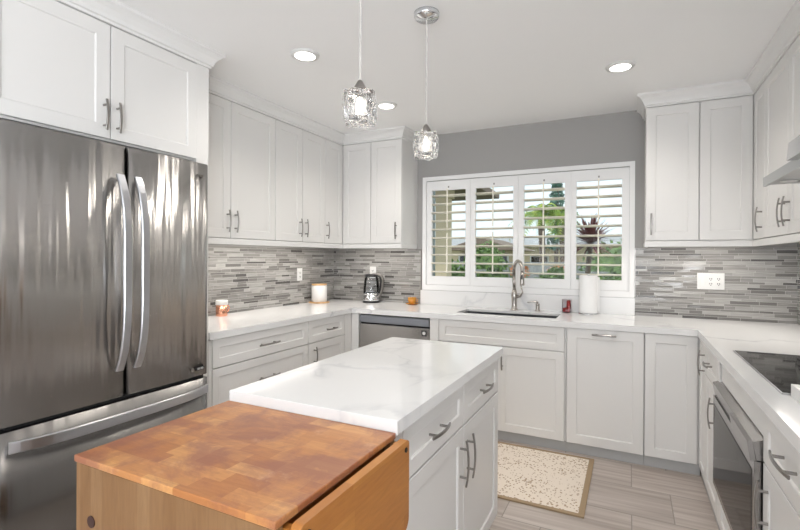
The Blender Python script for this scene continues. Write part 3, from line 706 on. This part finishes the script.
t = thing('travel_mug', 'copper mug with a white rim on the left counter near the fridge', 'mug', (.085, -1.52, cz))
mx, my = .088, -1.548
obj('cup', lathe(new(), [(0, 0), (.040, 0), (.041, .003), (.041, .082), (0, .082)], (mx, my, cz)), M['copper'], t)
obj('rim', lathe(new(), [(.0405, .0825), (.043, .084), (.043, .112), (.041, .116), (.037, .112), (.037, .090), (0, .090)], (mx, my, cz)), M['porc'], t)
obj('handle', tube(new(), [(mx, my + .040, cz + .075), (mx, my + .062, cz + .072), (mx, my + .072, cz + .052), (mx, my + .06, cz + .028), (mx, my + .040, cz + .024)], .0045, 8), M['copper'], t)
t = thing('canister', 'white ceramic canister with wooden lid on a round wooden coaster, left corner', 'canister', (.16, -.38, cz))
kx, ky = .104, -.385
obj('coaster', lathe(new(), [(0, 0), (.098, 0), (.10, .004), (.098, .009), (0, .009)], (kx, ky, cz)), M['bamboo'], t)
obj('jar', lathe(new(), [(0, .0095), (.070, .0095), (.074, .014), (.074, .165), (.070, .168), (0, .168)], (kx, ky, cz), 36), M['porc'], t)
obj('lid', lathe(new(), [(0, .1685), (.072, .1685), (.074, .172), (.073, .181), (0, .182)], (kx, ky, cz), 36), M['bamboo'], t)
# kettle
t = thing('electric_kettle', 'glass electric kettle with steel base and black trimmed handle on the back counter', 'kettle', (.52, -.12, cz))
ex, ey = .535, -.125
obj('base', lathe(new(), [(0, 0), (.082, 0), (.084, .006), (.084, .018), (0, .019)], (ex, ey, cz), 36), M['dark'], t)
obj('heater_ring', lathe(new(), [(0, .0195), (.080, .0195), (.081, .022), (.078, .075), (0, .075)], (ex, ey, cz), 36), M['chrome'], t)
obj('jug', lathe(new(), [(.077, .0755), (.079, .10), (.077, .16), (.070, .215), (.062, .250)], (ex, ey, cz), 36), M['kglass'], t)
obj('collar', lathe(new(), [(.0775, .0755), (.0795, .078), (.0795, .092), (.0775, .094)], (ex, ey, cz), 36), M['chrome'], t)
obj('lid', lathe(new(), [(0, .250), (.062, .250), (.064, .254), (.062, .268), (.045, .276), (0, .278)], (ex, ey, cz), 36), M['dark'], t)
obj('handle', bar(new(), [(ex + .02, ey, cz + .277), (ex + .07, ey, cz + .276), (ex + .112, ey, cz + .262), (ex + .128, ey, cz + .225), (ex + .124, ey, cz + .15), (ex + .108, ey, cz + .09), (ex + .078, ey, cz + .055)], .026, .014, (0, 1, 0)), M['nickel'], t)
obj('handle_grip', bar(new(), [(ex + .02, ey, cz + .2655), (ex + .066, ey, cz + .2645), (ex + .094, ey, cz + .250), (ex + .105, ey, cz + .222), (ex + .101, ey, cz + .15), (ex + .088, ey, cz + .10)], .022, .009, (0, 1, 0)), M['dark'], t)
obj('spout', tube(new(), [(ex - .05, ey, cz + .255), (ex - .082, ey, cz + .262)], [.018, .010], 10), M['chrome'], t)
t = thing('teacup', 'small amber glass cup on its saucer on the back counter left of the window', 'cup', (.93, -.07, cz))
ax_, ay_ = .968, -.110
obj('saucer', lathe(new(), [(0, 0), (.035, 0), (.062, .010), (.064, .014), (.035, .006), (0, .005)], (ax_, ay_, cz)), M['amber'], t)
obj('cup', lathe(new(), [(0, .0065), (.022, .0065), (.034, .018), (.042, .066), (.038, .066), (.030, .02), (0, .012)], (ax_, ay_, cz)), M['amber'], t)
obj('handle', tube(new(), [(ax_ + .040, ay_, cz + .055), (ax_ + .055, ay_, cz + .048), (ax_ + .054, ay_, cz + .03), (ax_ + .036, ay_, cz + .026)], .0035, 8), M['amber'], t)

# ------------------------------------------------------------------ outlets
def outlet(label, face, u, z, w, h, gangs):
    f = mapf(face); c = f(u, z, 0); t = thing('wall_outlet', label, 'outlet', c)
    def fb(u0, u1, z0, z1, n0, n1, bev=0):
        a = f(u0, z0, n0); b = f(u1, z1, n1); return B(a[0], b[0], a[1], b[1], min(a[2], b[2]), max(a[2], b[2]), bev=bev)
    pl = obj('plate', fb(u - w / 2, u + w / 2, z - h / 2, z + h / 2, 0, .006, .0015), M['plast'], t)
    for gu, kind in gangs:
        ins_ = obj('socket' if kind == 's' else 'switch', fb(u + gu - .016, u + gu + .016, z - .034, z + .034, .0062, .009, .001), M['plast'], pl)
        if kind == 's':
            bm = new()
            for dz in (-.018, .018):
                for du in (-.006, .006):
                    a = f(u + gu + du - .0020, z + dz - .005, .0088); b = f(u + gu + du + .0020, z + dz + .006, .0094); box(bm, a[0], b[0], a[1], b[1], a[2], b[2])
                a = f(u + gu - .0030, z + dz - .013, .0088); b = f(u + gu + .0030, z + dz - .008, .0094); box(bm, a[0], b[0], a[1], b[1], a[2], b[2])
            obj('slots', bm, M['slot'], ins_)
outlet('white single outlet plate on the left backsplash above the canister end', ('x', 1, .0082), -.565, 1.190, .072, .118, [(0, 's')])
outlet('white outlet plate on the back wall partly behind the kettle', ('y', -1, -.0082), .485, 1.205, .070, .115, [(0, 's')])
outlet('wide triple white outlet plate on the back wall right of the window', ('y', -1, -.0082), 3.329, 1.193, .168, .120, [(-.048, 'w'), (0, 's'), (.048, 's')])

# ------------------------------------------------------------------ rug
t = tag(obj('rug', grid_slab([1.70, 2.562, 2.59], [-1.443, -1.418, -.70, -.675], lambda u, v: u < 2.562 and -1.418 < v < -.70, .0005, .008, lambda u, v, w: (u, v, w)), M['rug']), 'beige speckled rug with a brown border on the floor before the sink cabinet', 'rug')
obj('border', grid_slab([1.672, 1.70, 2.562, 2.592], [-1.443, -1.418, -.70, -.675], lambda u, v: u < 1.70 or u > 2.562 or v < -1.418 or v > -.70, .0005, .009, lambda u, v, w: (u, v, w)), M['rugb'], t)

# ------------------------------------------------------------------ ceiling lights
def can(x, y, label, e=29):
    t = thing('recessed_light', label, 'ceiling light', (x, y, H - .012), 'recessed ceiling lights')
    obj('trim_ring', lathe(new(), [(.058, 0), (.080, .004), (.082, .0115), (.058, .0115), (.058, 0)], (x, y, H - .012), 40), M['plast'], t)
    obj('diffuser', lathe(new(), [(0, .004), (.0575, .004), (.0575, .0115), (0, .0115)], (x, y, H - .012), 40), M['led'], t)
    light('SPOT', 'recessed_lamp', (x, y, H - .03), e, (1, .94, .86), (0, 0, 0), .12, spot_size=math.radians(150), spot_blend=.8).parent = None
can(1.130, -1.900, 'round recessed ceiling light at left, nearest the fridge cabinet')
can(1.137, -.941, 'round recessed ceiling light seen just behind the left pendant')
can(2.742, -.958, 'round recessed ceiling light at right, before the right wall cabinets')
can(2.742, -2.9, 'recessed ceiling light over the aisle, closest to the camera')

def pendant(x, y, label):
    t = thing('pendant_light', label, 'pendant light', (x, y, H), 'glass cube pendants over the island')
    obj('canopy', lathe(new(), [(0, 0), (-.0 + .060, 0), (.060, -.018), (.054, -.026), (.012, -.030), (0, -.034)], (x, y, H - .0005), 36), M['chrome'], t)
    obj('cord', tube(new(), [(x, y, H - .033), (x, y, 1.981)], .0032, 8), M['cord'], t)
    s = obj('socket', lathe(new(), [(0, 1.982), (.008, 1.982), (.012, 1.975), (.026, 1.950), (.026, 1.944), (0, 1.944)], (x, y, 0), 24), M['nickel'], t)
    # lumpy glass cube, hollow
    bm = new(); 
    def shell(half, amp, z0, z1, flip):
        g = 12; vs_ = {}
        def key(p): return tuple(round(c, 5) for c in p)
        faces = []
        for ax in range(3):
            for sg in (-1, 1):
                if ax == 2 and sg == 1 and False: continue
                for i in range(g):
                    for j in range(g):
                        q = []
                        for a, b in ((i, j), (i + 1, j), (i + 1, j + 1), (i, j + 1)):
                            p = [0, 0, 0]; p[ax] = sg; p[(ax + 1) % 3] = -1 + 2 * a / g; p[(ax + 2) % 3] = -1 + 2 * b / g; q.append(tuple(p))
                        faces.append((q, sg))
        for q, sg in faces:
            vv = []
            for p in q:
                k = key(p)
                if k not in vs_:
                    v = Vector(p); r = v.length; s_ = v.normalized() * 1.22
                    v = v.lerp(s_, .42)
                    nn = noise.noise(Vector(p) * 2.3 + Vector((x, y, 0))) * amp + abs(math.sin(p[0] * 5.2) * math.sin(p[1] * 5.2 + 1)) * amp * .5
                    v = v * (1 + nn); co = Vector((v.x * half, v.y * half, (z0 + z1) / 2 + v.z * (z1 - z0) / 2))
                    co = Matrix.Rotation(.35, 3, 'Z') @ co
                    vs_[k] = bm.verts.new((x + co.x, y + co.y, co.z))
                vv.append(vs_[k])
            if (sg > 0) == flip: vv = vv[::-1]
            f = bm.faces.new(vv); f.smooth = True
    shell(.053, .10, 1.826, 1.942, False); shell(.035, .05, 1.846, 1.928, True)
    rawobj('glass_shade', bm, M['pglass'], t)
    obj('bulb', lathe(new(), [(0, 1.856), (.009, 1.858), (.014, 1.872), (.014, 1.898), (.008, 1.918), (0, 1.922)], (x, y, 0), 14), M['bulb'], t)
    return t
pendant(1.932, -2.006, 'pendant nearer the window, its round chrome canopy in view')
pendant(1.935, -2.600, 'pendant at left and larger, hanging over the near end of the island')

# under-cabinet lights
for (nm, x, y, sx, sy) in (('a', .24, -1.3, .06, 1.5), ('b', .66, -.24, .5, .06), ('c', 3.2, -.24, .5, .06), ('d', 3.62, -.85, .06, .8)):
    light('AREA', 'under_cabinet_light', (x, y, 1.472), 3.7 * max(sx, sy), (1, .94, .87), (0, 0, 0), sx, sy)

# ------------------------------------------------------------------ outdoors
struct('ground', B(-16, 16, .16, 30, -.25, -.15), M['grass'])
g = bpy.data.objects['ground']
def leaves(bm, c, rad, cnt, size, rnd):
    for _ in range(cnt):
        d = Vector((rnd.gauss(0, 1), rnd.gauss(0, 1), rnd.gauss(0, 1))).normalized()
        p = Vector(c) + Vector((d.x * rad[0], d.y * rad[1], d.z * rad[2])) * (.65 + .42 * rnd.random())
        a = Vector((rnd.gauss(0, 1), rnd.gauss(0, 1), rnd.gauss(0, 1))).normalized(); b = a.orthogonal().normalized(); s = size * (.6 + .8 * rnd.random())
        bm.faces.new([bm.verts.new(p + a * s), bm.verts.new(p + b * s * .5), bm.verts.new(p - a * s), bm.verts.new(p - b * s * .5)])
    return bm
def bush(x, y, z, rx, ry, rz, label, cnt=1600):
    t = thing('bush', label, 'bush', (x, y, -.15))
    bm = new(); bmesh.ops.create_icosphere(bm, subdivisions=3, radius=1)
    for v in bm.verts: v.co = Vector((x + v.co.x * rx * .8, y + v.co.y * ry * .8, z + v.co.z * rz * .8)) * 1.0
    leaves(bm, (x, y, z), (rx, ry, rz), cnt, .07, R_); rawobj('foliage', bm, M['hedge'], t)
    rawobj('stem', tube(new(), [(x, y, -.15), (x, y, z)], .04, 8), M['trunk'], t)
bush(-.25, 4.3, .55, .50, .5, .72, 'round green bush outside, behind the leftmost shutter')
bush(.72, 3.6, .50, .34, .36, .66, 'green bush outside, low behind the second shutter')
bush(1.66, 4.4, .55, .42, .36, .60, 'low green bush outside, behind the shutter right of the faucet')
bush(2.72, 4.2, .55, .46, .4, .62, 'low green bush outside, behind the paper towel shutter')
bush(-.75, 8.2, 1.05, .6, .5, .75, 'taller dark bush farther off by the pale wall, behind the leftmost shutter', 900)
bush(2.6, 8.0, 1.0, .9, .5, .75, 'dark shrub by the pale wall beneath the neighbouring roof', 900)
# flowering plants
for i, (x, y) in enumerate(((.88, 5.0), (1.52, 5.4))):
    t = thing('flowering_plant', ('orange flowering plant outside, seen just beside the faucet spout', 'orange flowering plant outside, above the low bush right of the faucet')[i], 'plant', (x, y, -.15))
    bm = new()
    for k in range(26): tube(bm, [(x + R_.gauss(0, .03), y + R_.gauss(0, .03), -.15), (x + R_.gauss(0, .16), y + R_.gauss(0, .12), .9 + R_.random() * .35)], .008, 5)
    rawobj('stems', bm, M['hedge'], t); bm = new(); leaves(bm, (x, y, 1.10), (.20, .14, .14), 110, .035, R_); rawobj('blossom', bm, M['flow'], t)
# house wing: column and eave
t = thing('patio_column', 'cream stucco column outside, seen through the leftmost shutter', 'column', (.41, 2.1, -.15))
obj('shaft', B(.33, .50, 2.0, 2.2, -.149, 2.35), M['stucco'], t)
obj('capital', B(.30, .53, 1.97, 2.23, 2.2, 2.349), M['stucco'], t)
t = thing('patio_roof', 'brown boarded eave with clay tiles outside, top of the two left shutters', 'roof', (.4, 2.4, 2.36))
bm = new(); bmv = [(-1.8, 1.3), (.90, 1.3), (.93, 3.2), (-1.8, 3.2)]
a = [bm.verts.new((x, y, 2.36 if y < 2 else 2.30)) for x, y in bmv]; b = [bm.verts.new((x, y, 2.44 if y < 2 else 2.38)) for x, y in bmv]
bm.faces.new(a[::-1]); bm.faces.new(b)
for k in range(4): bm.faces.new([a[k], a[(k + 1) % 4], b[(k + 1) % 4], b[k]])
obj('eave', bm, M['eave'], t)
bm = new()
for k in range(13): tube(bm, [(-1.7 + k * .20, 1.35, 2.50), (-1.7 + k * .20, 3.25, 2.44)], .075, 8)
obj('roof_tiles', bm, M['roof'], t)
# garden wall and rail
tag(obj('garden_wall', B(-7, 8, 9.0, 9.15, -.149, 1.25), M['fencew']), 'long pale block garden wall across the yard', 'wall')
t = thing('metal_railing', 'light metal railing outside, crossing behind the shutters', 'railing', (1.5, 6.2, -.15))
bm = new()
for z in (.35, 1.05): box(bm, -1.2, 4.0, 6.18, 6.22, z, z + .04)
for k in range(53): box(bm, -1.2 + k * .1, -1.185 + k * .1, 6.19, 6.21, -.149, 1.05)
obj('rails', bm, M['fencew'], t)
tag(obj('garden_path', B(-6, 8, 6.4, 7.6, -.149, -.135), M['conc']), 'light concrete garden path across the yard', 'path')
# neighbour houses
def house(x0, x1, y0, y1, zw, zr, mr, label, gable=False):
    t = thing('neighbour_house', label, 'house', ((x0 + x1) / 2, (y0 + y1) / 2, -.15))
    obj('walls', B(x0, x1, y0, y1, -.149, zw), M['stucco'], t); bm = new(); o_ = .5
    if gable:
        pts = [(x0 - o_, zw), (x1 + o_, zw), ((x0 + x1) / 2, zr)]
        a = [bm.verts.new((x, y0 - o_, z)) for x, z in pts]; b = [bm.verts.new((x, y1 + o_, z)) for x, z in pts]
    else:
        pts = [(y0 - o_, zw), (y1 + o_, zw), ((y0 + y1) / 2, zr)]
        a = [bm.verts.new((x0 - o_, y, z)) for y, z in pts]; b = [bm.verts.new((x1 + o_, y, z)) for y, z in pts]
    bm.faces.new(a[::-1]); bm.faces.new(b)
    for k in range(3): bm.faces.new([a[k], a[(k + 1) % 3], b[(k + 1) % 3], b[k]])
    obj('roof', bm, mr, t)
    for k in range(3):
        xx = x0 + (x1 - x0) * (.2 + .3 * k); w = obj('window', B(xx - .4, xx + .4, y0 - .03, y0 - .001, .9, 1.5), M['plast'], t); obj('pane', B(xx - .34, xx + .34, y0 - .036, y0 - .0305, .96, 1.44), M['blackglass'], w)
house(-8.5, 7.0, 16.5, 21, 1.85, 2.35, M['roofg'], 'low neighbouring house with a pale grey roof beyond the garden wall')
house(-2.5, -.9, 11.2, 13.5, 1.62, 2.05, M['eave'], 'neighbouring house with a brown gable seen through the second shutter', True)
# palms
def palm(x, y, h, label, n_=22, fl=.95):
    t = thing('palm_tree', label, 'palm tree', (x, y, -.15), 'palm trees beyond the garden wall')
    rawobj('trunk', tube(new(), [(x, y, -.15), (x + .05, y, h * .5), (x, y, h)], [.12, .09, .10], 10), M['trunk'], t)
    bm = new()
    for k in range(n_):
        az = 2 * PI * k / n_ + R_.random() * .3; el = R_.uniform(-.2, 1.2); L = fl * R_.uniform(.8, 1.1); pv = None
        for i in range(9):
            s = i / 8; rad = L * s * math.cos(el) * 1.0; zz = h + L * s * math.sin(el) - .75 * L * s * s
            c = Vector((x + rad * math.cos(az), y + rad * math.sin(az), zz))
            if pv is not None:
                d = (c - pv).normalized(); sd = Vector((-math.sin(az), math.cos(az), 0))
                for sg in (-1, 1):
                    for q in (0, .5):
                        b0 = pv.lerp(c, q); tip = b0 + (sd * sg * .9 + d * .6 - Vector((0, 0, .45))) * .26 * (1.1 - s * .6)
                        bm.faces.new([bm.verts.new(b0), bm.verts.new(b0 + d * .05), bm.verts.new(tip)])
            pv = c
    rawobj('fronds', bm, M['palm'], t)
palm(.35, 10.4, 2.75, 'tall palm tree beyond the wall, left one through the third shutter', 26, 1.0)
palm(.66, 12.6, 2.95, 'slightly lower palm tree beyond the wall, right one through the third shutter', 24, .9)
t = thing('conifer', 'tall narrow grey green conifer behind the palms', 'tree', (0.22, 14.6, -.15))
rawobj('trunk', tube(new(), [(0.22, 14.6, -.15), (0.22, 14.6, 4.2)], .08, 8), M['trunk'], t); bm = new()
for k in range(9): leaves(bm, (0.22, 14.6, 1.9 + k * .32), (.42 - k * .03, .4, .2), 60, .11, R_)
rawobj('foliage', bm, leafm('conifer_needles', (.05, .12, .09), (.15, .26, .2)), t)
t = thing('cordyline', 'dark red spiky cordyline on a thin trunk behind the right shutter', 'plant', (2.24, 3.1, -.15))
rawobj('trunk', tube(new(), [(2.17, 3.1, -.15), (2.2, 3.1, .6), (2.29, 3.1, 1.56)], [.05, .04, .035], 10), M['trunk'], t)
bm = new()
for k in range(150):
    az = R_.uniform(0, 2 * PI); el = R_.uniform(-.4, 1.4); L = R_.uniform(.38, .58); w = .026; c0 = Vector((2.29, 3.1, 1.58)); sd = Vector((-math.sin(az), math.cos(az), 0)); pv = None
    for i in range(4):
        s = i / 3; c = c0 + Vector((math.cos(az) * math.cos(el) * L * s, math.sin(az) * math.cos(el) * L * s, math.sin(el) * L * s - .10 * s * s)); ww = w * (1 - s) ** .6
        cur = (bm.verts.new(c - sd * ww), bm.verts.new(c + sd * ww))
        if pv: bm.faces.new([pv[0], pv[1], cur[1], cur[0]])
        pv = cur
rawobj('leaves', bm, M['drac'], t)
